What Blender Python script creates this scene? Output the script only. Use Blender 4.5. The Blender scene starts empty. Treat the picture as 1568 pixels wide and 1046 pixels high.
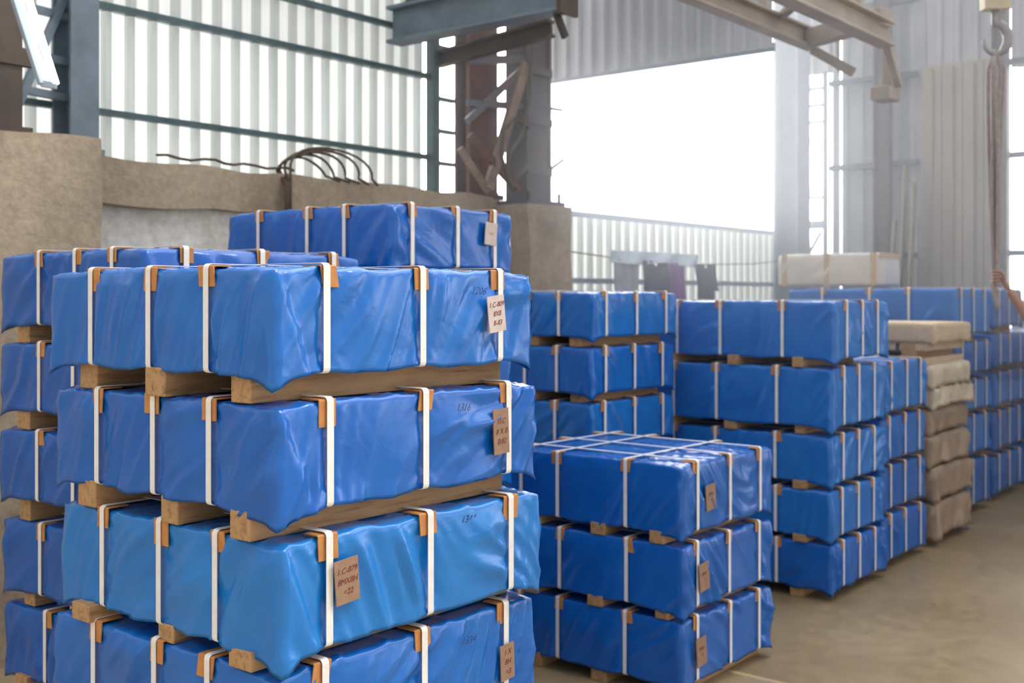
import bpy, bmesh, math, random
from mathutils import Vector, Matrix, noise
random.seed(4)
S = bpy.context.scene
COL = S.collection

# ------------------------------------------------------------ materials
def new_mat(name):
    m = bpy.data.materials.new(name); m.use_nodes = True
    nt = m.node_tree; b = nt.nodes["Principled BSDF"]
    return m, nt, b
def N(nt, t, **kw):
    n = nt.nodes.new(t)
    for k, v in kw.items():
        if k in n.inputs: n.inputs[k].default_value = v
        else: setattr(n, k, v)
    return n
def coords(nt, scale=(1,1,1), kind='Object'):
    tc = N(nt, 'ShaderNodeTexCoord'); mp = N(nt, 'ShaderNodeMapping')
    mp.inputs['Scale'].default_value = scale
    nt.links.new(tc.outputs[kind], mp.inputs['Vector'])
    return mp.outputs['Vector']
def ramp(nt, fac, stops):
    r = N(nt, 'ShaderNodeValToRGB'); cr = r.color_ramp
    while len(cr.elements) < len(stops): cr.elements.new(0.5)
    for e, (p, c) in zip(cr.elements, stops):
        e.position = p; e.color = (*c, 1)
    nt.links.new(fac, r.inputs['Fac']); return r.outputs['Color']
def noisetex(nt, vec, scale, detail=4, rough=.55, dist=0):
    n = N(nt, 'ShaderNodeTexNoise'); n.inputs['Scale'].default_value = scale
    n.inputs['Detail'].default_value = detail; n.inputs['Roughness'].default_value = rough
    n.inputs['Distortion'].default_value = dist
    nt.links.new(vec, n.inputs['Vector']); return n.outputs['Fac']
def bump(nt, b, h, strength, dist=.01):
    n = N(nt, 'ShaderNodeBump'); n.inputs['Strength'].default_value = strength
    n.inputs['Distance'].default_value = dist
    nt.links.new(h, n.inputs['Height']); nt.links.new(n.outputs['Normal'], b.inputs['Normal'])
def simple(name, c1, c2=None, scale=8, rough=.6, metal=0, bs=.15, bd=.005, vec=(1,1,1), spec=.5):
    m, nt, b = new_mat(name)
    v = coords(nt, vec); f = noisetex(nt, v, scale, 5, .6)
    c2 = c2 or tuple(x*.75 for x in c1)
    nt.links.new(ramp(nt, f, [(.3, c2), (.68, c1)]), b.inputs['Base Color'])
    b.inputs['Roughness'].default_value = rough; b.inputs['Metallic'].default_value = metal
    b.inputs['Specular IOR Level'].default_value = spec
    f2 = noisetex(nt, v, scale*6, 5, .6); bump(nt, b, f2, bs, bd)
    return m

def tarp_mat(name='blue_tarpaulin'):
    m, nt, b = new_mat(name)
    oi = N(nt, 'ShaderNodeObjectInfo'); v = coords(nt)
    f = noisetex(nt, v, 5, 3)
    mul = ramp(nt, f, [(.3, (.84,.87,.92)), (.7, (1.12,1.1,1.05))])
    mx = N(nt, 'ShaderNodeMix', data_type='RGBA', blend_type='MULTIPLY')
    mx.inputs[0].default_value = 1
    nt.links.new(oi.outputs['Color'], mx.inputs[6]); nt.links.new(mul, mx.inputs[7])
    nt.links.new(mx.outputs[2], b.inputs['Base Color'])
    b.inputs['Roughness'].default_value = .22
    b.inputs['Specular IOR Level'].default_value = .5
    def ridge(scale, dist, sc=(1,1,1)):
        vv = coords(nt, sc); a = noisetex(nt, vv, scale, 2, .5, dist)
        s1 = N(nt,'ShaderNodeMath',operation='SUBTRACT'); nt.links.new(a,s1.inputs[0]); s1.inputs[1].default_value=.5
        s2 = N(nt,'ShaderNodeMath',operation='ABSOLUTE'); nt.links.new(s1.outputs[0],s2.inputs[0])
        s3 = N(nt,'ShaderNodeMath',operation='MULTIPLY'); nt.links.new(s2.outputs[0],s3.inputs[0]); s3.inputs[1].default_value=-6
        s4 = N(nt,'ShaderNodeMath',operation='ADD'); nt.links.new(s3.outputs[0],s4.inputs[0]); s4.inputs[1].default_value=1; s4.use_clamp=True
        return s4.outputs[0]
    r1 = ridge(6, .6); r2 = ridge(16, .7)
    ad = N(nt, 'ShaderNodeMath', operation='MULTIPLY_ADD')
    nt.links.new(r2, ad.inputs[0]); ad.inputs[1].default_value = .25
    nt.links.new(r1, ad.inputs[2]); bump(nt, b, ad.outputs[0], .16, .006)
    return m
M_TARP = tarp_mat()
M_STRAP = simple('white_strap', (.86,.84,.80), (.76,.73,.68), 30, .4, bs=.05)
M_CARD = simple('orange_card', (.58,.26,.08), (.42,.17,.05), 25, .75, bs=.1)
M_TAG = simple('cardboard_tag', (.34,.21,.135), (.27,.16,.10), 30, .8, bs=.1)
M_TAGW = simple('pale_tag', (.66,.56,.52), (.54,.44,.40), 30, .6, bs=.1)
M_RED = simple('red_marker', (.22,.03,.03), rough=.7)
M_INK = simple('black_marker', (.015,.02,.06), rough=.6)
def wood_mat(name, c1, c2, axis=(1.2, 14, 14)):
    m, nt, b = new_mat(name)
    v = coords(nt, axis); f = noisetex(nt, v, 3.5, 6, .65, .6)
    nt.links.new(ramp(nt, f, [(.25, c2), (.5, c1), (.75, tuple(x*1.15 for x in c1))]), b.inputs['Base Color'])
    b.inputs['Roughness'].default_value = .75; bump(nt, b, f, .5, .005)
    return m
M_WOOD = wood_mat('pine_timber', (.44,.26,.12), (.18,.095,.042))
M_WOODP = wood_mat('pale_timber', (.56,.43,.29), (.38,.26,.155))
def concrete(name, c1, c2, sc=1.6, bs=.5):
    m, nt, b = new_mat(name); v = coords(nt)
    f = noisetex(nt, v, sc, 8, .65); g = noisetex(nt, v, sc*14, 6, .7)
    c = ramp(nt, f, [(.3, c2), (.62, c1)])
    mx = N(nt, 'ShaderNodeMix', data_type='RGBA', blend_type='MULTIPLY'); mx.inputs[0].default_value = .55
    nt.links.new(c, mx.inputs[6]); nt.links.new(ramp(nt, g, [(.3,(.55,.55,.55)),(.65,(1.1,1.1,1.1))]), mx.inputs[7])
    nt.links.new(mx.outputs[2], b.inputs['Base Color']); b.inputs['Roughness'].default_value = .9
    bump(nt, b, g, bs, .02); return m
M_CONC = concrete('rough_concrete', (.54,.44,.32), (.34,.27,.195))
M_WHITEWASH = concrete('whitewashed_plaster', (.95,.95,.91), (.66,.62,.52), 1.3, .2)
def floor_mat():
    m, nt, b = new_mat('worn_floor_concrete'); v = coords(nt)
    f = noisetex(nt, v, .7, 7, .6); g = noisetex(nt, v, 9, 8, .7)
    c = ramp(nt, f, [(.3, (.30,.215,.115)), (.65, (.42,.32,.19))])
    mx = N(nt, 'ShaderNodeMix', data_type='RGBA', blend_type='MULTIPLY'); mx.inputs[0].default_value = .45
    nt.links.new(c, mx.inputs[6]); nt.links.new(ramp(nt, g, [(.3,(.72,.72,.72)),(.6,(1.05,1.05,1.05))]), mx.inputs[7])
    nt.links.new(mx.outputs[2], b.inputs['Base Color'])
    nt.links.new(ramp(nt, g, [(.3,(.26,.26,.26)),(.7,(.46,.46,.46))]), b.inputs['Roughness'])
    bump(nt, b, g, .08, .005); return m
M_FLOOR = floor_mat()
M_BLUEST = simple('blue_grey_steel', (.20,.26,.31), (.13,.17,.21), 4, .5, .2)
M_COLST = simple('weathered_blue_steel', (.13,.14,.18), (.14,.095,.085), 3, .5, .2)
M_BRACE = simple('weathered_brace', (.36,.26,.19), (.20,.13,.10), 6, .6, .1)
M_PALEST = simple('pale_blue_steel', (.42,.50,.58), (.32,.39,.46), 3, .5, .1)
M_TEAL = simple('teal_steel', (.10,.17,.18), (.07,.11,.12), 5, .5, .2)
M_RUST = simple('rusty_steel', (.20,.075,.04), (.10,.045,.035), 5, .7, .2)
M_DARK = simple('dark_brown_steel', (.09,.065,.05), (.05,.038,.03), 5, .6, .2)
M_BEIGEST = simple('beige_steel', (.44,.38,.32), (.32,.27,.23), 3, .55, .1)
M_SHEETB = simple('pale_sheet_metal', (.60,.62,.65), (.48,.50,.54), 1.4, .5, .1)
M_SLAB = simple('beige_sheet_metal', (.54,.50,.44), (.44,.40,.35), 1.4, .6, .0)
M_YEL = simple('yellow_paint', (.60,.50,.30), rough=.5)
M_STEEL = simple('grey_hook_steel', (.30,.28,.28), rough=.4, metal=.3)
M_ROPE = simple('sling_rope', (.36,.29,.26), (.22,.18,.16), 30, .8)
M_CABLE = simple('brown_cable', (.10,.07,.045), rough=.6)
M_BROWN = simple('brown_wrap', (.40,.29,.20), (.28,.20,.14), 6, .4)
M_CREAM = simple('cream_film', (.72,.62,.48), (.55,.45,.33), 6, .3)
M_WBOX = simple('cream_carton', (.70,.66,.60), (.62,.57,.51), 3, .5)
M_SKIN = simple('skin', (.42,.23,.15), (.36,.19,.12), 20, .5, bs=.05)
M_SHIRT = simple('shirt_cloth', (.09,.12,.20), rough=.85)
M_TROUS = simple('trouser_cloth', (.05,.05,.06), rough=.85)
M_HAIR = simple('dark_hair', (.015,.012,.01), rough=.6)
M_EYE = simple('eye_white', (.8,.8,.78), rough=.3)
M_PURP = simple('purple_cloth', (.22,.08,.34), rough=.85)
M_NAVY = simple('navy_cloth', (.06,.08,.14), rough=.85)
M_GREYC = simple('grey_cloth', (.40,.42,.48), rough=.85)
M_PALEC = simple('pale_blue_cloth', (.55,.66,.76), rough=.7)
def translucent(name, c1, c2, fac):
    m, nt, b = new_mat(name); v = coords(nt, (3,3,.7))
    f = noisetex(nt, v, 1.5, 5)
    col = ramp(nt, f, [(.3,c2),(.65,c1)])
    d = N(nt, 'ShaderNodeBsdfDiffuse'); t = N(nt, 'ShaderNodeBsdfTranslucent')
    nt.links.new(col, d.inputs['Color']); nt.links.new(col, t.inputs['Color'])
    mx = N(nt, 'ShaderNodeMixShader'); mx.inputs[0].default_value = fac
    nt.links.new(d.outputs[0], mx.inputs[1]); nt.links.new(t.outputs[0], mx.inputs[2])
    nt.links.new(mx.outputs[0], nt.nodes['Material Output'].inputs['Surface'])
    return m
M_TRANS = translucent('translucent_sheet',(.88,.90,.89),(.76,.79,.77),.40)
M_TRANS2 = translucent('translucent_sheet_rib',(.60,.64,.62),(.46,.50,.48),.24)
M_TRANSD = translucent('dull_translucent_sheet',(.76,.78,.77),(.64,.66,.65),.31)  # duller tone for the sheets above the upper girt
M_TRANSD2 = translucent('dull_translucent_rib',(.52,.55,.54),(.44,.47,.46),.22)
M_TUBE, nt_, b_ = new_mat('lit_tube')
b_.inputs['Emission Color'].default_value = (.95,.98,1,1); b_.inputs['Emission Strength'].default_value = 6

# ------------------------------------------------------------ mesh builder
class MB:
    def __init__(s): s.v=[]; s.f=[]; s.m=[]; s.sm=[]; s.mats=[]
    def mi(s, mat):
        if mat not in s.mats: s.mats.append(mat)
        return s.mats.index(mat)
    def add(s, vs, fs, mat, smooth=False):
        o=len(s.v); s.v += [tuple(p) for p in vs]; k=s.mi(mat)
        for f in fs: s.f.append([i+o for i in f]); s.m.append(k); s.sm.append(smooth)
    def box(s, a, b, mat, M=None):
        x0,y0,z0=a; x1,y1,z1=b
        vs=[Vector(p) for p in [(x0,y0,z0),(x1,y0,z0),(x1,y1,z0),(x0,y1,z0),(x0,y0,z1),(x1,y0,z1),(x1,y1,z1),(x0,y1,z1)]]
        if M: vs=[M@p for p in vs]
        s.add(vs,[(0,3,2,1),(4,5,6,7),(0,1,5,4),(1,2,6,5),(2,3,7,6),(3,0,4,7)],mat)
    def bar(s, p, q, w, h, mat):
        p=Vector(p); q=Vector(q); d=(q-p); L=d.length; d.normalize()
        up=Vector((0,0,1)) if abs(d.z)<.95 else Vector((0,1,0))
        r=d.cross(up).normalized(); u=r.cross(d)
        M=Matrix.Translation(p)@Matrix((d,r,u)).transposed().to_4x4()
        s.box((0,-w/2,-h/2),(L,w/2,h/2),mat,M)
    def ibeam(s, p, q, w, h, t, mat):
        p=Vector(p); q=Vector(q); d=(q-p); L=d.length; d.normalize()
        up=Vector((0,0,1)) if abs(d.z)<.95 else Vector((0,1,0))
        r=d.cross(up).normalized(); u=r.cross(d)
        M=Matrix.Translation(p)@Matrix((d,r,u)).transposed().to_4x4()
        s.box((0,-w/2,-h/2),(L,w/2,-h/2+t),mat,M); s.box((0,-w/2,h/2-t),(L,w/2,h/2),mat,M)
        s.box((0,-t/2,-h/2+t),(L,t/2,h/2-t),mat,M)
    def tube(s, pts, r, mat, n=8, closed=False):
        pts=[Vector(p) for p in pts]; K=len(pts); vs=[]; fs=[]
        prev=None
        for i,p in enumerate(pts):
            if closed: d=pts[(i+1)%K]-pts[i-1]
            else: d=pts[min(i+1,K-1)]-pts[max(i-1,0)]
            d.normalize()
            if prev is None:
                up=Vector((0,0,1)) if abs(d.z)<.9 else Vector((1,0,0))
                a=d.cross(up).normalized()
            else: a=(prev-d*prev.dot(d)).normalized()
            prev=a; b=d.cross(a); rr=r[i] if isinstance(r,(list,tuple)) else r
            for j in range(n):
                t=2*math.pi*j/n; vs.append(p+a*math.cos(t)*rr+b*math.sin(t)*rr)
        for i in range(K if closed else K-1):
            i2=(i+1)%K
            for j in range(n):
                fs.append((i*n+j, i*n+(j+1)%n, i2*n+(j+1)%n, i2*n+j))
        if not closed: fs.append(list(range(n))[::-1]); fs.append([(K-1)*n+j for j in range(n)])
        s.add(vs,fs,mat,True)
    def obj(s, name, parent=None, loc=(0,0,0), bevel=0, rot=(0,0,0)):
        me=bpy.data.meshes.new(name); me.from_pydata(s.v,[],s.f)
        for m in s.mats: me.materials.append(m)
        me.polygons.foreach_set('material_index', s.m); me.polygons.foreach_set('use_smooth', s.sm)
        me.update(); o=bpy.data.objects.new(name,me); COL.objects.link(o)
        o.location=loc; o.rotation_euler=rot
        if parent: o.parent=parent
        if bevel:
            b=o.modifiers.new('bevel','BEVEL'); b.width=bevel; b.segments=2; b.limit_method='ANGLE'
        return o
def empty(name, loc=(0,0,0), rot=(0,0,0)):
    e=bpy.data.objects.new(name,None); COL.objects.link(e); e.location=loc; e.rotation_euler=rot
    e.empty_display_size=.2; return e

# ------------------------------------------------------------ tarp packages
def lin(a,b,n): return [a+(b-a)*i/n for i in range(n+1)]
def sst(a,b,x):
    t=max(0,min(1,(x-a)/(b-a))); return t*t*(3-2*t)
def wrapped(name, L1, L2, H, res, seed, sxs, sys_, mat, parent, loc, color=(0.012,.115,.50,1), amp=1.0, rotz=0, droop=1.0):
    nx=max(10,int(L1/res)); ny=max(10,int(L2/res)); nz=max(6,int(H/res))
    xs=lin(0,L1,nx); ys=lin(0,L2,ny); zs=lin(0,H,nz)
    idx={}; vs=[]; fs=[]; r=.008
    rnd=random.Random(seed)
    so=rnd.uniform(0,100)
    ang=[rnd.choice([-1,1,-1])*rnd.uniform(.75,1.15) for _ in range(8)]
    ang[0]=-abs(ang[0])
    def side(s, L, z, straps, fid):
        zf=z/H
        ds=min([abs(s-q) for q in straps]+[9]); dc=min(s,L-s)
        d=-.004*math.exp(-(ds/.018)**2) + .006*(1-math.exp(-(ds/.07)**2))*math.sin(math.pi*min(1,max(0,zf)))**.6
        # taut diagonal pleats; the slant drifts slowly along the face
        th=ang[fid]+.55*noise.noise((s*1.8,fid*9.1,so))
        zz=z+.020*noise.noise((s*3.5,z*3.5,so+fid*3)); ss=s+.020*noise.noise((s*3.5+9,z*3.5,so+fid*3))
        a=zz*math.cos(th)-ss*math.sin(th); b=zz*math.sin(th)+ss*math.cos(th)
        n=noise.noise((a*12+so,b*1.5,fid*5+so))
        n2=noise.noise((a*24+so,b*2.2+4,fid*5+so+9))
        n3=noise.noise((a*15-so,b*1.8+14,fid*5+so-9))
        env=.30+1.7*max(0,noise.noise((s*3.2+so,z*4,fid*2.0))+.24)
        env*= (1-.8*math.exp(-(ds/.016)**2))*min(1,.2+(1-zf)*5)
        rg=max(0,1-abs(n)*2.6); rg2=max(0,1-abs(n2)*3.8); rg3=max(0,1-abs(n3)*3)
        d+=amp*env*(.0150*rg**1.4+.0035*rg2**1.5-.006*rg3)
        g=math.exp(-(ds/.05)**2)*(math.exp(-((1-zf)/.22)**2)+.7*math.exp(-(zf/.22)**2))
        d+=amp*.003*g*math.sin((z+ds*.8)*150+so)
        hem=max(0,1-zf/.16)
        d+=amp*hem*(.004+.006*noise.noise((s*9,so,fid*4)))
        if fid in (2,3) and dc<.22:
            edge=.012+.10*(1-zf)
            d+=.009*(1-sst(edge-.010,edge+.003,dc))
        return d
    def vert(i,j,k):
        key=(i,j,k)
        if key in idx: return idx[key]
        x,y,z=xs[i],ys[j],zs[k]
        p=Vector((x,y,z))
        q=Vector((min(max(x,r),L1-r),min(max(y,r),L2-r),min(max(z,r*.6),H-r)))
        n=p-q
        if n.length>1e-9: n.normalize()
        pos=q+n*r if (k>0) else p.copy()
        zf=z/H; d=0
        on_side=(i in(0,nx)) or (j in (0,ny))
        if not (k==0 and not on_side):
            if i in (0,nx):
                d=side(y,L2,z,sys_,0 if i==0 else 1); nn=-1 if i==0 else 1; pos.x+=nn*d*(1 if j not in(0,ny) else .6)
            if j in (0,ny):
                d=side(x,L1,z,sxs,2 if j==0 else 3); nn=-1 if j==0 else 1; pos.y+=nn*d*(1 if i not in(0,nx) else .6)
            if k==nz:
                t=noise.noise((x*7+so,y*3,so)); t2=noise.noise((x*4,y*18+so,so+3))
                pos.z+=amp*(.006*max(0,1-abs(t)*4)**2+.004*max(0,1-abs(t2)*4)**2)-.003
                cx=min(x,L1-x); cy=min(y,L2-y)
                pos.z-=.008*math.exp(-(cx+cy)/.06)
            if on_side:
                dcx=min(x,L1-x); dcy=min(y,L2-y); s=x if j in (0,ny) else y
                dc=dcx+dcy
                w=max(0,1-zf/.6)**1.5
                nearest=min([abs(s-q) for q in (sxs if j in (0,ny) else sys_)]+[9])
                pos.z-=droop*w*(.030*math.exp(-dc/.035)*(1+.5*noise.noise((x*3+so,y*3,1.0))) + .009*(1-math.exp(-(nearest/.06)**2))*(1+noise.noise((s*6,so,2.0))))
        pos.x+=.003*noise.noise((x*2,y*2,z*4+so)); pos.y+=.003*noise.noise((x*2+7,y*2,z*4+so))
        idx[key]=len(vs); vs.append(pos); return idx[key]
    for i in range(nx):
        for k in range(nz):
            fs.append((vert(i,0,k),vert(i+1,0,k),vert(i+1,0,k+1),vert(i,0,k+1)))
            fs.append((vert(i+1,ny,k),vert(i,ny,k),vert(i,ny,k+1),vert(i+1,ny,k+1)))
    for j in range(ny):
        for k in range(nz):
            fs.append((vert(0,j+1,k),vert(0,j,k),vert(0,j,k+1),vert(0,j+1,k+1)))
            fs.append((vert(nx,j,k),vert(nx,j+1,k),vert(nx,j+1,k+1),vert(nx,j,k+1)))
    for i in range(nx):
        for j in range(ny):
            fs.append((vert(i,j,nz),vert(i+1,j,nz),vert(i+1,j+1,nz),vert(i,j+1,nz)))
            fs.append((vert(i,j+1,0),vert(i+1,j+1,0),vert(i+1,j,0),vert(i,j,0)))
    mb=MB(); mb.add(vs,fs,mat,True)
    o=mb.obj(name,parent,loc,rot=(0,0,rotz)); o.color=color
    return o

def strap_loop(mb, axis, c, L, H, w, off, mat):
    R=.012; t=.0016; pts=[]
    x0,x1,z0,z1=-off,L+off,-.004,H+off
    for (cx,cz,a0) in [(x1-R,z0+R,-90),(x1-R,z1-R,0),(x0+R,z1-R,90),(x0+R,z0+R,180)]:
        for k in range(4):
            a=math.radians(a0+30*k); pts.append((cx,cz,math.cos(a),math.sin(a),R))
    vs=[];fs=[];n=len(pts)
    for (cx,cz,ca,sa,R_) in pts:
        for (dw,rr) in ((-w/2,R_),(w/2,R_),(w/2,R_-t),(-w/2,R_-t)):
            a=cx+ca*rr; z=cz+sa*rr
            vs.append((a,c+dw,z) if axis=='x' else (c+dw,a,z))
    for i in range(n):
        i2=(i+1)%n
        for k in range(4):
            k2=(k+1)%4; f=(i*4+k,i*4+k2,i2*4+k2,i2*4+k)
            fs.append(f if axis=='x' else f[::-1])
    mb.add(vs,fs,mat)
def protector(mb, axis, c, L, H, far, rnd):
    w=rnd.uniform(.046,.062); a=rnd.uniform(.042,.060); b=rnd.uniform(.04,.06); e=.0065; t=.003
    c=c+rnd.uniform(-.010,.010); sk=rnd.uniform(-.010,.010)
    prof=[(-e,H-a),(-e,H+e-.003),(-e+.003,H+e),(b,H+e),(b,H+e-t),(-e+t,H+e-t),(-e+t,H-a)]
    vs=[]
    for sgn in (-1,1):
        for (u,z) in prof:
            s=c+sgn*w/2+sk*(H-z)/a
            uu=L-u if far else u
            vs.append((uu,s,z) if axis=='x' else (s,uu,z))
    n=len(prof); fs=[(i,(i+1)%n,n+(i+1)%n,n+i) for i in range(n)]
    fs+= [(0,1,2,5,6),(2,3,4,5),(n,n+6,n+5,n+2,n+1),(n+2,n+5,n+4,n+3)]
    mb.add(vs,fs,M_CARD)

BLUES=[(0.005,.122,.50,1),(0.007,.140,.54,1),(0.004,.106,.45,1),(0.010,.165,.57,1)]
def stack(name, x, y, L1, L2, layers, res, seed, fx=(.16,.51,.86), fy=(.25,.49,.79), jit=.012, cols=None, tags=None, timber_f=(.12,.45,.84), protect=True, strapw=.019, offs=None):
    E=empty(name,(x,y,0)); rnd=random.Random(seed); prev=0.0
    tm=MB()
    for li,(z0,z1) in enumerate(layers):
        H=z1-z0
        jx=rnd.uniform(-jit,jit); jy=rnd.uniform(-jit,jit)
        if offs and li in offs: jx,jy=offs[li]
        sxs=[L1*(f+rnd.uniform(-.012,.012)) for f in fx]; sys_=[L2*(f+rnd.uniform(-.012,.012)) for f in fy]
        col=cols[li] if cols and cols[li] else rnd.choice(BLUES)
        rz=rnd.uniform(-.008,.008)
        wrapped('tarp_bundle_%d'%(li+1),L1,L2,H,res,seed*31+li,sxs,sys_,M_TARP,E,(jx,jy,z0),col,rotz=rz)
        mb=MB()
        for s in sys_:
            strap_loop(mb,'x',s,L1,H,strapw,.0105,M_STRAP)
            if protect: protector(mb,'x',s,L1,H,False,rnd); protector(mb,'x',s,L1,H,True,rnd)
        for s in sxs:
            strap_loop(mb,'y',s,L2,H,strapw*1.1,.012,M_STRAP)
            if protect: protector(mb,'y',s,L2,H,False,rnd); protector(mb,'y',s,L2,H,True,rnd)
        mb.obj('straps_%d'%(li+1),E,(jx,jy,z0),rot=(0,0,rz))
        for f in timber_f:
            yc=L2*f+rnd.uniform(-.02,.02); w=rnd.uniform(.065,.09)
            xa=-.005+rnd.uniform(-.02,.03); xb=L1-rnd.uniform(.01,.06)
            tm.box((xa,yc-w/2,prev),(xb,yc+w/2,z0+.002),M_WOOD)
        prev=z1
        if tags and li in tags:
            for (tx,tz,tw,th,mat,rot,lines,ts) in tags[li]:
                tg=MB(); tg.box((-tw/2,-.0015,-th/2),(tw/2,.0015,th/2),mat)
                to=tg.obj('tag_%d'%(li+1),E,(jx+tx,jy-.0225,z0+tz),rot=(0,rot,rz))
                for q,tx_s in enumerate(lines):
                    cu=bpy.data.curves.new('tag_text','FONT'); cu.body=tx_s; cu.size=ts*.9; cu.align_x='CENTER'; cu.align_y='CENTER'; cu.extrude=.0002
                    cu.shear=.3; cu.offset=-.0001; cu.materials.append(M_RED)
                    t=bpy.data.objects.new('tag_text',cu); COL.objects.link(t); t.parent=to
                    t.rotation_euler=(math.pi/2,0,0); t.location=(0,-.0022,(len(lines)/2-.5-q)*ts*1.15)
    tm.obj('timber_bearers',E,bevel=.004)
    return E
def ink(E,x,z,txt,size,off=-.021):
    cu=bpy.data.curves.new('marker_number','FONT'); cu.body=txt; cu.size=size; cu.shear=.4; cu.extrude=.0002; cu.materials.append(M_INK); cu.offset=-.0004
    t=bpy.data.objects.new('marker_number',cu); COL.objects.link(t); t.parent=E; t.location=(x,off,z); t.rotation_euler=(math.pi/2,.06,0)

LB=(0.010,.185,.57,1); MBl=(0.005,.118,.48,1)
A=stack('blue_tarp_bundle_stack',1.656,2.038,.94,.92,
  [(.075,.32),(.39,.64),(.71,.965),(1.01,1.265),(1.335,1.58),(1.65,1.895)],.0095,11,
  cols=[MBl,MBl,(.007,.135,.50,1),LB,MBl,(0.007,.138,.51,1)],
  offs={5:(0,0),4:(.005,-.004),3:(.015,-.01),2:(.012,.0)},
  tags={5:[(.765,.13,.072,.10,M_TAGW,-.12,['1.C-809','8X8','B-83'],.022)],
        4:[(.775,.12,.065,.125,M_TAG,-.05,['H.C','8 X 8','B:82'],.024)],
        3:[(.185,.145,.075,.105,M_TAG,-.08,['1.C-879','8MX8H','=22'],.022)],
        2:[(.80,.10,.06,.10,M_TAG,-.05,['1 X','8H','=3'],.024)]})
ink(A,.66,1.835,'1206',.03); ink(A,.60,1.525,'1316',.028); ink(A,.62,1.225,'1344',.028); ink(A,.62,.90,'1334',.028)
B=stack('blue_tarp_bundle_stack',2.12,3.24,.94,.91,
  [(.10,.38),(.45,.70),(.76,1.01),(1.10,1.345),(1.42,1.66),(1.73,1.985)],.016,12,fy=(.18,.44,.70))
C=stack('blue_tarp_bundle_stack',3.27,3.27,.76,1.03,
  [(.07,.30),(.37,.61),(.68,.93),(1.0,1.25),(1.32,1.57),(1.64,1.89),(1.955,2.205)],.014,13,
  tags={6:[(.60,.15,.08,.10,M_TAGW,.1,['1.C'],.02)]})
D=stack('blue_tarp_bundle_stack',4.485,2.643,.88,1.0,
  [(.07,.36),(.41,.70),(.755,1.065)],.013,14,fx=(.15,.5,.85),fy=(.30,.68,.92),cols=[MBl,MBl,MBl],
  tags={2:[(.24,.14,.09,.12,M_TAG,-.1,['8MX','=3'],.024)],1:[(.17,.13,.09,.13,M_TAG,-.1,['8MX','=3'],.024)],0:[(.15,.13,.09,.13,M_TAG,-.1,['8MX','=3'],.024)]})
K=stack('blue_tarp_bundle_stack',5.41,3.80,.92,.95,
  [(.07,.28),(.34,.59),(.65,.90),(.96,1.21),(1.27,1.535),(1.60,1.855)],.018,15)
Est=stack('blue_tarp_bundle_stack',6.52,2.82,.83,1.33,
  [(.07,.34),(.385,.66),(.71,.99),(1.05,1.40),(1.46,1.80)],.016,16,fx=(.2,.5,.8),fy=(.26,.58,.82),timber_f=(.16,.5,.85),jit=.02)
F=stack('blue_tarp_bundle_stack',7.45,2.86,.80,1.2,
  [(.07,.36),(.41,.69),(.74,1.02),(1.07,1.39)],.02,17)
Hs=stack('blue_tarp_bundle_stack',9.5,3.05,.90,1.45,
  [(.08,.45),(.52,.83),(.89,1.13),(1.2,1.45),(1.53,1.9)],.028,18)
J=stack('blue_tarp_bundle_stack',10.65,3.08,.9,1.3,
  [(.08,.40),(.47,.80),(.87,1.15),(1.22,1.5),(1.57,1.9)],.03,19)
J2=stack('blue_tarp_bundle_stack',11.75,3.08,.9,1.3,
  [(.08,.40),(.47,.80),(.87,1.15),(1.22,1.5)],.035,20)
G=empty('brown_wrapped_bundle_stack',(8.45,2.9,0)); prev=0; tm=MB()
for li,(z0,z1,mt,am) in enumerate([(.07,.31,M_BROWN,2),(.35,.57,M_BROWN,2),(.60,.80,M_BROWN,2),(.83,1.0,M_BROWN,2),(1.03,1.16,M_CREAM,2),(1.18,1.33,M_CREAM,2),(1.50,1.64,M_WOODP,.2)]):
    wrapped('wrapped_bundle_%d'%(li+1),.85,1.25,z1-z0,.025,200+li,[],[],mt,G,(random.uniform(-.03,.03),random.uniform(-.04,.04),z0),amp=am)
    for f in (.12,.5,.85): tm.box((-.02,1.25*f-.05,prev),(.83,1.25*f+.05,z0+.002),M_WOOD)
    if li==6: 
        for yy in (0.02,.25,.5,.75,1.0): tm.box((-.03,yy,1.33),(.84,yy+.2,1.38),M_WOODP); tm.box((-.01,yy,1.43),(.86,yy+.2,1.49),M_WOODP)
    prev=z1
tm.obj('timber_bearers',G,bevel=.004)
CB=empty('cream_crate',(9.56,3.70,1.925))
wrapped('film_wrapped_carton',.42,.93,.29,.03,77,[],[],M_WBOX,CB,(0,0,.0),amp=.5,droop=0)
cb=MB()
for yy in (.03,.45,.85): cb.box((-.012,yy,.0),(.0,yy+.05,.285),M_WOODP)
cb.box((-.014,0,.24),(.43,.0-.014,.285),M_WOODP); cb.obj('edge_battens',CB)

# ------------------------------------------------------------ shell
fl=MB(); fl.box((-6,-9,-.2),(13.2,6.25,0),M_FLOOR); fl.obj('floor')
og=MB(); og.box((-30,6.26,-.3),(50,60,-.1),M_CONC); og.box((13.25,-30,-.3),(50,6.25,-.1),M_CONC); og.obj('ground_outside')

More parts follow.
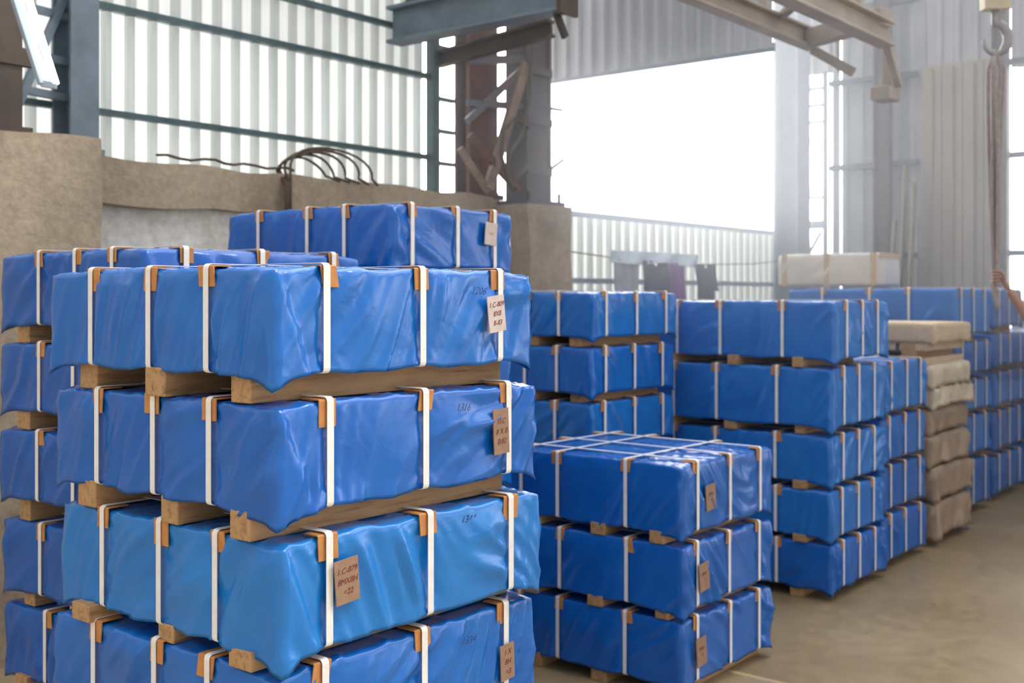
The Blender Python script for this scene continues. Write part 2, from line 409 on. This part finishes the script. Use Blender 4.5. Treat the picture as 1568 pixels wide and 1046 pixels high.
def rough_box(mb, a, b, mat, res=.12, amp=.012, seed=0):
    n=[max(1,int(round((b[i]-a[i])/res))) for i in range(3)]
    idx={}; vs=[]; fs=[]
    def V(i,j,k):
        key=(i,j,k)
        if key in idx: return idx[key]
        p=Vector((a[0]+(b[0]-a[0])*i/n[0],a[1]+(b[1]-a[1])*j/n[1],a[2]+(b[2]-a[2])*k/n[2]))
        q=p+Vector((noise.noise(p*2.3+Vector((seed,0,0))),noise.noise(p*2.3+Vector((0,seed+5,0))),noise.noise(p*2.3+Vector((0,0,seed+9)))))*amp*1.6
        idx[key]=len(vs); vs.append(q); return idx[key]
    for i in range(n[0]):
        for k in range(n[2]):
            fs.append((V(i,0,k),V(i+1,0,k),V(i+1,0,k+1),V(i,0,k+1))); fs.append((V(i+1,n[1],k),V(i,n[1],k),V(i,n[1],k+1),V(i+1,n[1],k+1)))
    for j in range(n[1]):
        for k in range(n[2]):
            fs.append((V(0,j+1,k),V(0,j,k),V(0,j,k+1),V(0,j+1,k+1))); fs.append((V(n[0],j,k),V(n[0],j+1,k),V(n[0],j+1,k+1),V(n[0],j,k+1)))
    for i in range(n[0]):
        for j in range(n[1]):
            fs.append((V(i,j,n[2]),V(i+1,j,n[2]),V(i+1,j+1,n[2]),V(i,j+1,n[2]))); fs.append((V(i,j+1,0),V(i+1,j+1,0),V(i+1,j,0),V(i,j,0)))
    mb.add(vs,fs,mat,False)
WL=empty('wall_left')
w=MB(); rough_box(w,(-6,5.90,0),(7.0,6.2,2.40),M_WHITEWASH,.15,.006); w.obj('plaster_infill',WL)
w=MB(); rough_box(w,(-6,5.80,0),(2.7,5.99,2.36),M_CONC,.1,.01,3); rough_box(w,(3.3,5.80,2.36),(7.0,6.2,2.62),M_CONC,.09,.016,3); rough_box(w,(-6,5.8,2.36),(2.65,6.2,2.62),M_CONC,.09,.012,3)
w.obj('concrete_beam',WL)
w=MB(); w.box((7.4,6.0,0),(13,6.2,1.2),M_CONC); w.obj('plinth',WL)
w=MB(); rough_box(w,(2.62,5.50,0),(3.34,6.2,2.66),M_CONC,.09,.014,8); w.obj('concrete_pillar',WL)
w=MB(); rough_box(w,(6.90,5.42,0),(7.46,6.2,2.55),M_CONC,.1,.012,5); w.obj('concrete_pedestal',WL)

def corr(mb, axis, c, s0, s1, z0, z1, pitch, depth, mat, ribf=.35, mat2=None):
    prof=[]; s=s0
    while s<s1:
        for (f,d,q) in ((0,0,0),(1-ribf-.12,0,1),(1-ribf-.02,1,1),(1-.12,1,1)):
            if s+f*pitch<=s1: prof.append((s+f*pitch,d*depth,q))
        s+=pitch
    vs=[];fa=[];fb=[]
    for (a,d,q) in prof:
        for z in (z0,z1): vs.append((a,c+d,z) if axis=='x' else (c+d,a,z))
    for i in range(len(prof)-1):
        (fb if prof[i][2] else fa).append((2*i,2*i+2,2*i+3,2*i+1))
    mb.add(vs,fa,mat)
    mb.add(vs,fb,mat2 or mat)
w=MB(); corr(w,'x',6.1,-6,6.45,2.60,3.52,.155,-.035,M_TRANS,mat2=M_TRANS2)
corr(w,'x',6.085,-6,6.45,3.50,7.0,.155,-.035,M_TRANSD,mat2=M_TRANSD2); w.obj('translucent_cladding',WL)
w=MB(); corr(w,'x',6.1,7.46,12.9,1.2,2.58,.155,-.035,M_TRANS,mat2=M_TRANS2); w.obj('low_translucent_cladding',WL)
w=MB()
for z in (2.90,3.52,3.84,4.6,5.4): w.box((-6,6.0,z-.018),(6.45,6.05,z+.018),M_TEAL)
for z in (2.58,1.98): w.box((7.46,6.0,z-.03),(12.9,6.05,z+.02),M_PALEST)
for x in (-1,1,6.42): w.box((x,5.97,2.62),(x+.07,6.05,7),M_TEAL)
for z in (2.85,3.1,3.35,3.75): w.box((6.45,6.0,z),(6.7,6.04,z+.03),M_TEAL)
w.obj('girts',WL)
c=MB(); c.ibeam((3.42,5.90,2.64),(3.42,5.90,7),.17,.2,.02,M_BLUEST); c.box((3.3,5.8,2.62),(3.54,6.0,2.65),M_BLUEST)
for z in (2.95,3.15,3.4): c.bar((3.02,5.92,z),(3.4,5.92,z-.02),.04,.04,M_BLUEST)
c.bar((3.02,5.9,2.7),(3.36,5.9,3.5),.04,.04,M_BLUEST)
c.obj('steel_wall_column')
c=MB(); c.ibeam((2.78,5.72,2.66),(2.78,5.72,7),.36,.22,.03,M_DARK); c.box((2.64,5.58,2.66),(3.0,5.86,2.69),M_DARK)
c.bar((2.6,5.62,3.05),(3.02,5.62,3.05),.05,.09,M_DARK); c.obj('rusty_steel_column')
TL=empty('fluorescent_tube_lamp')
c=MB(); p0=Vector((2.944,5.26,2.87)); p1=Vector((2.787,5.454,3.65)); c.tube([p0,p1],.017,M_TUBE,12); c.obj('tube',TL)
c=MB(); off=Vector((-.04,.04,0)); c.bar(p0+off,p1+off,.05,.03,M_PALEST); c.bar(p0+off*1.2,p0-(p1-p0).normalized()*.01,.03,.03,M_PALEST)
c.bar(p0+off+(p1-p0)*.7,Vector((2.8,5.56,3.5)),.02,.02,M_DARK); c.obj('batten',TL)

# ---- central column cluster
c=MB(); c.ibeam((6.86,5.93,2.62),(6.86,5.93,7),.34,.14,.02,M_RUST); c.box((6.69,5.84,2.62),(7.03,5.86,7.0),M_RUST)
c.box((6.66,5.80,2.60),(7.06,6.0,2.64),M_RUST)
for z in (2.9,3.2,3.5,3.8):
    for xx in (6.73,6.99): c.tube([(xx,5.83,z),(xx,5.845,z)],.014,M_DARK,6)
c.obj('rusty_plate_column')
c=MB()
c.box((7.08,5.58,2.55),(7.11,5.80,7),M_COLST); c.box((7.37,5.58,2.55),(7.40,5.80,7),M_COLST); c.box((7.11,5.60,2.55),(7.37,5.62,7),M_COLST); c.box((7.11,5.76,2.55),(7.37,5.78,7),M_COLST)
c.box((6.98,5.48,2.56),(7.45,5.88,2.59),M_COLST)
for z in (2.8,3.2,3.6,4.0): c.box((7.08,5.57,z),(7.40,5.58,z+.06),M_COLST)
for xx in (7.02,7.42):
    for yy in (5.52,5.84): c.tube([(xx,yy,2.56),(xx,yy,2.66)],.015,M_DARK,6)
c.obj('steel_box_column')
c=MB()
c.bar((7.04,5.56,3.66),(6.70,5.66,2.66),.05,.075,M_BRACE)
c.bar((7.04,5.60,3.62),(6.52,5.72,3.16),.04,.05,M_COLST)
c.bar((6.52,5.70,3.05),(6.98,5.58,2.66),.04,.06,M_RUST)
c.bar((6.52,5.72,3.30),(7.06,5.62,3.33),.04,.05,M_COLST)
c.bar((6.46,5.74,2.95),(6.72,5.68,2.64),.035,.05,M_BRACE)
c.bar((6.52,5.72,3.62),(7.06,5.60,3.70),.05,.06,M_COLST)
c.bar((7.38,5.7,2.80),(7.86,5.8,3.00),.015,.025,M_COLST); c.bar((7.38,5.7,3.38),(7.84,5.8,3.42),.015,.025,M_COLST)
c.tube([(7.0,5.5,3.15),(6.82,5.5,3.20),(6.68,5.5,3.08),(6.66,5.5,2.9),(6.74,5.5,2.72),(6.86,5.5,2.66)],.016,M_CABLE)
c.tube([(7.05,5.52,3.9),(7.02,5.5,3.4),(6.9,5.5,3.05),(6.78,5.5,2.95),(6.72,5.5,2.8),(6.78,5.5,2.66)],.014,M_CABLE)
c.tube([(7.0,5.5,2.85),(6.88,5.5,2.77),(6.78,5.5,2.66),(6.84,5.5,2.63)],.014,M_CABLE)
c.obj('column_bracing')
c=MB(); c.ibeam((6.0,5.98,3.82),(6.0,4.42,3.82),.16,.27,.025,M_BLUEST); c.box((5.9,4.38,3.66),(6.1,4.41,3.98),M_DARK)
c.ibeam((6.0,4.55,3.94),(6.0,4.55,7),.14,.14,.015,M_DARK); c.bar((6.0,4.5,3.72),(6.12,4.5,3.55),.03,.05,M_DARK)
c.bar((6.04,5.9,3.95),(6.04,5.0,4.6),.05,.05,M_DARK)
c.ibeam((6.5,6.0,3.66),(6.5,4.9,3.74),.08,.12,.02,M_DARK)
c.obj('bracket_girder')
c=MB(); corr(c,'y',7.9,3.88,5.98,3.70,7.0,.13,-.03,M_SHEETB)
c.box((7.91,3.88,3.68),(7.95,5.98,3.74),M_PALEST); c.box((7.91,3.88,4.6),(7.95,5.98,4.66),M_PALEST)
c.obj('wall_partition')
c=MB()
c.ibeam((2.0,3.6,3.73),(8.0,3.6,3.73),.10,.15,.02,M_BEIGEST)
c.ibeam((2.0,2.93,3.62),(7.7,2.93,3.62),.12,.17,.02,M_BEIGEST)
x=2.2; k=0
while x<7.4:
    c.bar((x,3.6 if k%2 else 2.93,3.80),(x+.75,2.93 if k%2 else 3.6,3.80),.05,.05,M_BEIGEST); x+=.75; k+=1
c.bar((7.6,2.9,3.72),(7.9,3.64,3.72),.12,.12,M_BEIGEST)
c.bar((7.7,2.93,3.56),(8.05,2.98,3.34),.05,.07,M_BEIGEST); c.bar((7.98,3.6,3.66),(8.02,3.3,3.46),.05,.07,M_BEIGEST)
c.box((7.88,2.98,3.22),(8.08,3.12,3.31),M_BEIGEST); c.bar((8.02,3.05,3.7),(8.02,3.05,3.25),.05,.05,M_BEIGEST)
for xx in (3,5.2,7.2):
    for yy,zz in ((3.6,3.8),(2.93,3.7)): c.bar((xx,yy,zz),(xx,yy,7),.06,.06,M_BEIGEST)
c.obj('overhead_crane_girder',bevel=.004)

# far wall (with an unseen gap added far right to put highlights on the tarps)
WF=empty('wall_back')
w=MB()
corr(w,'y',13.02,-1.5,3.40,0,7,.2,-.04,M_SHEETB); corr(w,'y',13.02,-9,-1.5,5.2,7,.2,-.04,M_SHEETB)
corr(w,'y',13.02,3.40,3.60,0,1.8,.2,-.04,M_SHEETB); corr(w,'y',13.02,3.40,3.60,4.3,7,.2,-.04,M_SHEETB)
corr(w,'y',13.02,4.50,5.52,0,7,.2,-.04,M_SHEETB)
corr(w,'y',13.02,3.60,4.52,4.42,7,.2,-.04,M_SHEETB)
corr(w,'y',13.02,5.52,6.1,0,2.1,.2,-.04,M_SHEETB); corr(w,'y',13.02,5.52,6.1,4.5,7,.2,-.04,M_SHEETB)
corr(w,'y',13.02,5.52,5.66,2.1,7,.1,-.02,M_SHEETB)
corr(w,'y',13.02,5.72,6.1,2.65,2.75,.2,-.02,M_SHEETB)
w.obj('sheet_cladding',WF)
w=MB()
for i in range(4):
    y0=3.62+i*.225; w.box((12.9,y0,0),(12.99,y0+.215,4.42),M_SLAB)
    w.box((12.87,y0+.09,0),(12.9,y0+.11,4.38),M_SLAB)
w.obj('beige_cladding_panels',WF)
w=MB()
for z in (1.2,2.3,3.35,4.35,5.2): 
    w.box((12.86,4.55,z-.03),(12.94,5.6,z+.03),M_BLUEST); w.box((12.86,-1.5,z-.03),(12.94,3.6,z+.03),M_BLUEST)
w.box((12.8,-1.6,0),(13.0,-1.4,5.2),M_PALEST); w.box((12.8,-9,5.1),(13.0,-1.4,5.3),M_PALEST)
w.box((12.86,5.63,2.1),(12.92,5.67,4.5),M_PALEST)
for z in (2.65,3.0,3.9,4.1,4.3): w.box((12.86,5.66,z),(12.92,6.05,z+.03),M_PALEST)
w.bar((12.88,5.70,2.6),(12.88,6.0,2.1),.03,.03,M_PALEST); w.bar((12.88,6.0,2.6),(12.88,5.7,2.1),.03,.03,M_PALEST)
w.obj('girts',WF)
c=MB(); c.ibeam((12.75,4.9,0),(12.75,4.9,7),.13,.18,.02,M_COLST); c.obj('steel_gable_post')
c=MB(); c.ibeam((12.3,5.80,0),(12.3,5.80,7),.34,.30,.03,M_PALEST)
for z in (2.4,3.0,3.6,4.2): c.box((12.14,5.64,z),(12.46,5.655,z+.08),M_PALEST)
c.obj('steel_corner_column')
c=MB(); c.ibeam((12.75,3.62,0),(12.75,3.62,7),.12,.16,.02,M_COLST); c.obj('steel_gable_post')
c=MB()
for i,(yy,h) in enumerate(((4.68,3.3),(4.58,3.1),(4.80,2.7))): c.bar((12.45,yy,.02),(12.72,yy-.05,h),.09,.03,M_BEIGEST)
c.obj('leaning_planks')
# ------------------------------------------------------------ hanging clothes
CL=empty('washing_line')
c=MB(); c.tube([(7.47,5.62,2.22),(8.4,5.62,2.17),(9.6,5.62,2.14),(11,5.62,2.18),(12.1,5.62,2.26)],.006,M_CABLE,6); c.obj('line',CL)
def garment(x0,w_,z1,h_,mat,seed,sleeves=True,name='shirt'):
    nx,nz=22,20; vs=[];fs=[];idx={}
    def V(i,k):
        if (i,k) in idx: return idx[(i,k)]
        s=i/nx; t=k/nz
        y=5.62-.01-.02*t+.022*math.sin(s*18+seed+t*2)*(.3+t)
        idx[(i,k)]=len(vs); vs.append((x0+w_*(s+.03*t*math.sin(seed+s*5)),y,z1-h_*t-.015*math.sin(s*9+seed)*t)); return idx[(i,k)]
    for i in range(nx):
        for k in range(nz):
            s=(i+.5)/nx; t=(k+.5)/nz
            ok=True
            if sleeves:
                if (s<.20 or s>.80) and t>.75: ok=False
                if .42<s<.58 and t<.08: ok=False
            if ok: fs.append((V(i,k),V(i+1,k),V(i+1,k+1),V(i,k+1)))
    m=MB(); m.add(vs,fs,mat,True); o=m.obj(name,CL); sm=o.modifiers.new('t','SOLIDIFY'); sm.thickness=.006
garment(8.35,.40,2.17,.40,M_GREYC,1); garment(8.80,.45,2.16,.40,M_NAVY,4)
garment(9.28,.28,2.15,.38,M_PURP,2,False,'towel'); garment(9.75,.42,2.15,.36,M_NAVY,3)
garment(8.3,1.5,2.24,.11,M_PALEC,6,False,'folded_sheet')
# cables on beam
c=MB()
for i in range(5):
    r=.16+.03*i; cx=5.0+.05*i
    pts=[(cx+r*1.3*math.cos(a),5.84-.05*i*.3+.03*math.sin(a*2+i),2.645+ (r*.65)*max(0,math.sin(a))+.0) for a in [math.pi*k/14 for k in range(15)]]
    pts=[(cx+r*1.3,5.70,2.60),]+pts
    pts.append((cx-r*1.35,5.74,2.55)); pts.append((cx-r*1.35,5.74,2.3)); c.tube(pts,.009,M_CABLE,6)
c.tube([(3.9+.08*i,5.84+.02*math.sin(i),2.66+.01*math.sin(i*1.7)) for i in range(14)],.009,M_CABLE,6)
c.obj('cable_coil',WL)

# ------------------------------------------------------------ hook and sling
HK=empty('crane_hook_with_sling',(8.12,2.34,0))
c=MB()
c.tube([(0,-.035,3.98),(0,.035,3.98)],.13,M_YEL,20); c.box((-.09,-.05,3.78),(.09,.05,4.0),M_YEL)
for sx_ in (-.05,.05): c.tube([(sx_,0,4.0),(sx_,0,7)],.008,M_STEEL,6)
c.obj('hook_block',HK,bevel=.008,rot=(0,0,math.radians(-51)))
c=MB(); pts=[(0,0,3.80),(0,0,3.70)]; rr=[.026,.030]
for k in range(15):
    a=math.radians(90-k*19); pts.append((.085*math.cos(a)*1.0,0,3.585+.095*math.sin(a)*1.1)); rr.append(.034-.0016*k if k>7 else .033)
c.tube(pts,rr,M_STEEL,10); c.obj('hook',HK,rot=(0,0,math.radians(-51)))
c=MB()
for i in range(6):
    ph=i*1.05
    pts=[(.045*math.sin(ph)*(1-t)**.5+.02*math.sin(ph+t*5)*(1-t),.045*math.cos(ph)*(1-t)**.5+.02*math.sin(ph*2+t*4)*(1-t),3.48-t*1.58) for t in [k/16 for k in range(17)]]
    pts=[(0,0,3.51)]+pts[1:]
    c.tube(pts,.013,M_ROPE,6)
pts=[(.05*math.cos(a)*.5,.02*math.sin(a),1.84+.09*math.sin(a)) for a in [2*math.pi*k/16 for k in range(16)]]
c.tube(pts,.012,M_ROPE,6,True); c.obj('rope_sling',HK)

# ------------------------------------------------------------ worker
WK=empty('worker',(8.53,1.94,0),(0,0,math.radians(-51)))
def skin(name, vs, rad, ed, mats, parent, sub=2, assign=None):
    me=bpy.data.meshes.new(name); me.from_pydata(vs,ed,[]); o=bpy.data.objects.new(name,me); COL.objects.link(o)
    md=o.modifiers.new('skin','SKIN'); md.use_smooth_shade=True
    lay=me.skin_vertices[0].data
    for i,r in enumerate(rad):
        lay[i].radius=r if isinstance(r,tuple) else (r,r); lay[i].use_root=(i==0)
    s=o.modifiers.new('sub','SUBSURF'); s.levels=sub; s.render_levels=sub
    dg=bpy.context.evaluated_depsgraph_get(); ev=o.evaluated_get(dg); me2=bpy.data.meshes.new_from_object(ev)
    o.modifiers.clear(); o.data=me2
    me2.materials.clear()
    for m in mats: me2.materials.append(m)
    for p in me2.polygons:
        p.use_smooth=True; p.material_index = assign(p.center) if assign else 0
    o.parent=parent; return o
vs=[(0,0,.96),(0,.0,1.10),(0,.0,1.28),(0,.01,1.40),(0,.005,1.49),(0,-.005,1.56),
    (-.17,0,1.43),(-.31,-.02,1.66),(-.47,-.04,1.885),
    (.17,0,1.42),(.225,.03,1.15),(.235,-.04,.90),
    (-.095,0,.90),(-.105,-.01,.50),(-.11,.03,.10),(-.12,-.10,.045),
    (.095,0,.90),(.115,-.02,.50),(.13,.03,.10),(.145,-.10,.045)]
rd=[(.15,.11),(.135,.10),(.165,.115),(.14,.095),(.062,.06),(.056,.056),
    .062,.043,.028,.062,.043,.028,.088,.060,.042,.038,.088,.060,.042,.038]
ed=[(0,1),(1,2),(2,3),(3,4),(4,5),(3,6),(6,7),(7,8),(3,9),(9,10),(10,11),(0,12),(12,13),(13,14),(14,15),(0,16),(16,17),(17,18),(18,19)]
def asg(c):
    if c.z<.085 or (c.z<.12 and c.y<-.02): return 3
    if c.z<.99 and abs(c.x)<.2: return 2
    if c.z>1.51 and abs(c.x)<.1: return 0
    if c.x<-.26 : return 0
    if c.x>.18 and c.z<1.2: return 0
    return 1
skin('body',vs,rd,ed,[M_SKIN,M_SHIRT,M_TROUS,M_DARK],WK,2,asg)
hv=[(-.465,-.04,1.88),(-.495,-.04,1.925),(-.52,-.035,1.965)]; hr=[(.026,.022),(.034,.017),(.036,.016)]; he=[(0,1),(1,2)]
skin('raised_palm',hv,hr,he,[M_SKIN],WK)
for i in range(4):
    z=1.935+.022*i; l=(1,.97,.9,.78)[3-i]
    skin('raised_finger_%d'%(i+1),[(-.515,-.035,z),(-.553,-.030,z+.004),(-.553-.035*l,-.05,z+.004),(-.553-.032*l,-.05-.035*l,z+.002),(-.555,-.092,z)],[.0105,.0105,.0095,.009,.008],[(0,1),(1,2),(2,3),(3,4)],[M_SKIN],WK)
skin('raised_thumb',[(-.50,-.045,1.935),(-.515,-.075,1.965),(-.535,-.098,1.99),(-.556,-.105,2.005)],[.013,.0125,.011,.009],[(0,1),(1,2),(2,3)],[M_SKIN],WK)
skin('lowered_palm',[(.235,-.04,.90),(.238,-.05,.85),(.238,-.055,.81)],[(.022,.026),(.018,.036),(.016,.038)],[(0,1),(1,2)],[M_SKIN],WK)
for i in range(4):
    y=-.085+.021*i; l=(.9,1,.95,.78)[i]
    skin('lowered_finger_%d'%(i+1),[(.238,y,.815),(.240,y-.002,.775),(.232,y-.006,.775-.028*l),(.218,y-.008,.775-.045*l)],[.0105,.010,.009,.008],[(0,1),(1,2),(2,3)],[M_SKIN],WK)
skin('lowered_thumb',[(.235,-.07,.86),(.228,-.10,.83),(.222,-.112,.80),(.218,-.112,.775)],[.013,.0115,.010,.008],[(0,1),(1,2),(2,3)],[M_SKIN],WK)
bm=bmesh.new(); bmesh.ops.create_uvsphere(bm,u_segments=40,v_segments=28,radius=1)
for v in bm.verts:
    x,y,z=v.co
    w_=1-.22*max(0,-z)**1.3
    if y<0:
        X=abs(x)
        y-= .22*math.exp(-((x/.16)**2+((z+.12)/.20)**2))
        y-= .05*math.exp(-((x/.35)**2+((z+.50)/.10)**2))
        y-= .10*math.exp(-((x/.30)**2+((z+.85)/.18)**2))
        y+= .08*math.exp(-(((X-.38)/.18)**2+((z-.06)/.13)**2))
        y-= .05*math.exp(-((x/.6)**2+((z-.26)/.10)**2))
    v.co=Vector((x*.076*w_,y*.095,z*.118))
me=bpy.data.meshes.new('head'); bm.to_mesh(me); bm.free(); me.materials.append(M_SKIN)
for p in me.polygons: p.use_smooth=True
hd=bpy.data.objects.new('head',me); COL.objects.link(hd); hd.parent=WK; hd.location=(0,-.02,1.655)
m=MB()
def ell(mb,c,r,mat,n=14,cut=None):
    vs=[];fs=[]
    for i in range(n+1):
        th=math.pi*i/n
        for j in range(2*n):
            ph=math.pi*j/n; vs.append((c[0]+r[0]*math.sin(th)*math.cos(ph),c[1]+r[1]*math.sin(th)*math.sin(ph),c[2]+r[2]*math.cos(th)))
    for i in range(n):
        for j in range(2*n):
            q=(i*2*n+j,(i+1)*2*n+j,(i+1)*2*n+(j+1)%(2*n),i*2*n+(j+1)%(2*n))
            if cut and not cut(Vector(vs[q[0]])): continue
            fs.append(q)
    mb.add(vs,fs,mat,True)
for sx_ in (-1,1):
    ell(m,(sx_*.029,-.098,1.661),(.012,.010,.008),M_EYE); ell(m,(sx_*.029,-.106,1.661),(.005,.004,.005),M_HAIR)
    ell(m,(sx_*.077,-.01,1.65),(.008,.018,.030),M_SKIN)
    m.box((sx_*.029-.017,-.117,1.680),(sx_*.029+.017,-.108,1.686),M_HAIR)
m.box((-.022,-.112,1.594),(.022,-.104,1.598),M_RUST)
m.obj('face_features',WK)
m=MB(); ell(m,(0,-.008,1.668),(.083,.098,.118),M_HAIR,20,lambda p:(p.z>1.70+.35*max(0,-p.y-.03)) or (p.y>.0 and p.z>1.61)); m.obj('hair',WK)

# ------------------------------------------------------------ added haze imitating the opening's bloom (extruded outlines = closed prisms of thin scatter)
def haze_prism(name,outline,z0,z1,density,aniso):
    mh=bpy.data.materials.new(name); mh.use_nodes=True; nt=mh.node_tree; nt.nodes.remove(nt.nodes['Principled BSDF'])
    vsn=N(nt,'ShaderNodeVolumeScatter'); vsn.inputs['Density'].default_value=density; vsn.inputs['Anisotropy'].default_value=aniso
    vsn.inputs['Color'].default_value=(.96,.98,1,1)
    nt.links.new(vsn.outputs[0],nt.nodes['Material Output'].inputs['Volume'])
    cu=bpy.data.curves.new(name,'CURVE'); cu.dimensions='2D'; cu.fill_mode='BOTH'; cu.extrude=(z1-z0)/2
    sp=cu.splines.new('POLY'); sp.points.add(len(outline)-1); sp.use_cyclic_u=True
    for p,(x,y) in zip(sp.points,outline): p.co=(x,y,0,1)
    cu.materials.append(mh)
    ho=bpy.data.objects.new(name,cu); COL.objects.link(ho); ho.location=(0,0,(z0+z1)/2)
haze_prism('bloom_haze',((5,-8.9),(12.8,-8.9),(12.8,6.3),(5,6.3)),.01,6.81,.034,.75)
haze_prism('bloom_haze',((6.2,4.6),(9.4,2.2),(12.6,2.2),(12.6,6.25),(6.2,6.25)),1.2,6.5,.05,.78)  # second, denser prism added for glow near the bright opening

# ------------------------------------------------------------ light
wd=bpy.data.worlds.new('World'); S.world=wd; wd.use_nodes=True; nt=wd.node_tree
bg=nt.nodes['Background']; tc=N(nt,'ShaderNodeTexCoord')
dot=N(nt,'ShaderNodeVectorMath',operation='DOT_PRODUCT'); nt.links.new(tc.outputs['Generated'],dot.inputs[0]); dot.inputs[1].default_value=Vector((.76,.56,.18)).normalized()
mr=N(nt,'ShaderNodeMapRange'); mr.inputs['From Min'].default_value=-.1; mr.inputs['From Max'].default_value=1.0; mr.inputs['To Min'].default_value=.85; mr.inputs['To Max'].default_value=6.0
nt.links.new(dot.outputs['Value'],mr.inputs['Value']); nt.links.new(mr.outputs[0],bg.inputs['Strength'])
bg.inputs['Color'].default_value=(.98,.985,1,1)
sl=bpy.data.lights.new('Sun','SUN'); sl.energy=1.8; sl.angle=math.radians(16); sl.color=(1,.96,.89)
so_=bpy.data.objects.new('Sun',sl); COL.objects.link(so_)
d=Vector((.38,-.46,.78)).normalized(); so_.rotation_euler=d.to_track_quat('Z','Y').to_euler()

cam=bpy.data.cameras.new('Camera'); co=bpy.data.objects.new('Camera',cam); COL.objects.link(co)
co.location=(0,0,1.825); co.rotation_euler=(math.pi/2,0,math.radians(-51))
cam.sensor_width=36; cam.lens=1750/1568*36; cam.shift_y=-67.5/1568
cam.dof.use_dof=True; cam.dof.focus_distance=2.9; cam.dof.aperture_fstop=4
S.camera=co
S.view_settings.view_transform='Standard'
S.view_settings.exposure=.25
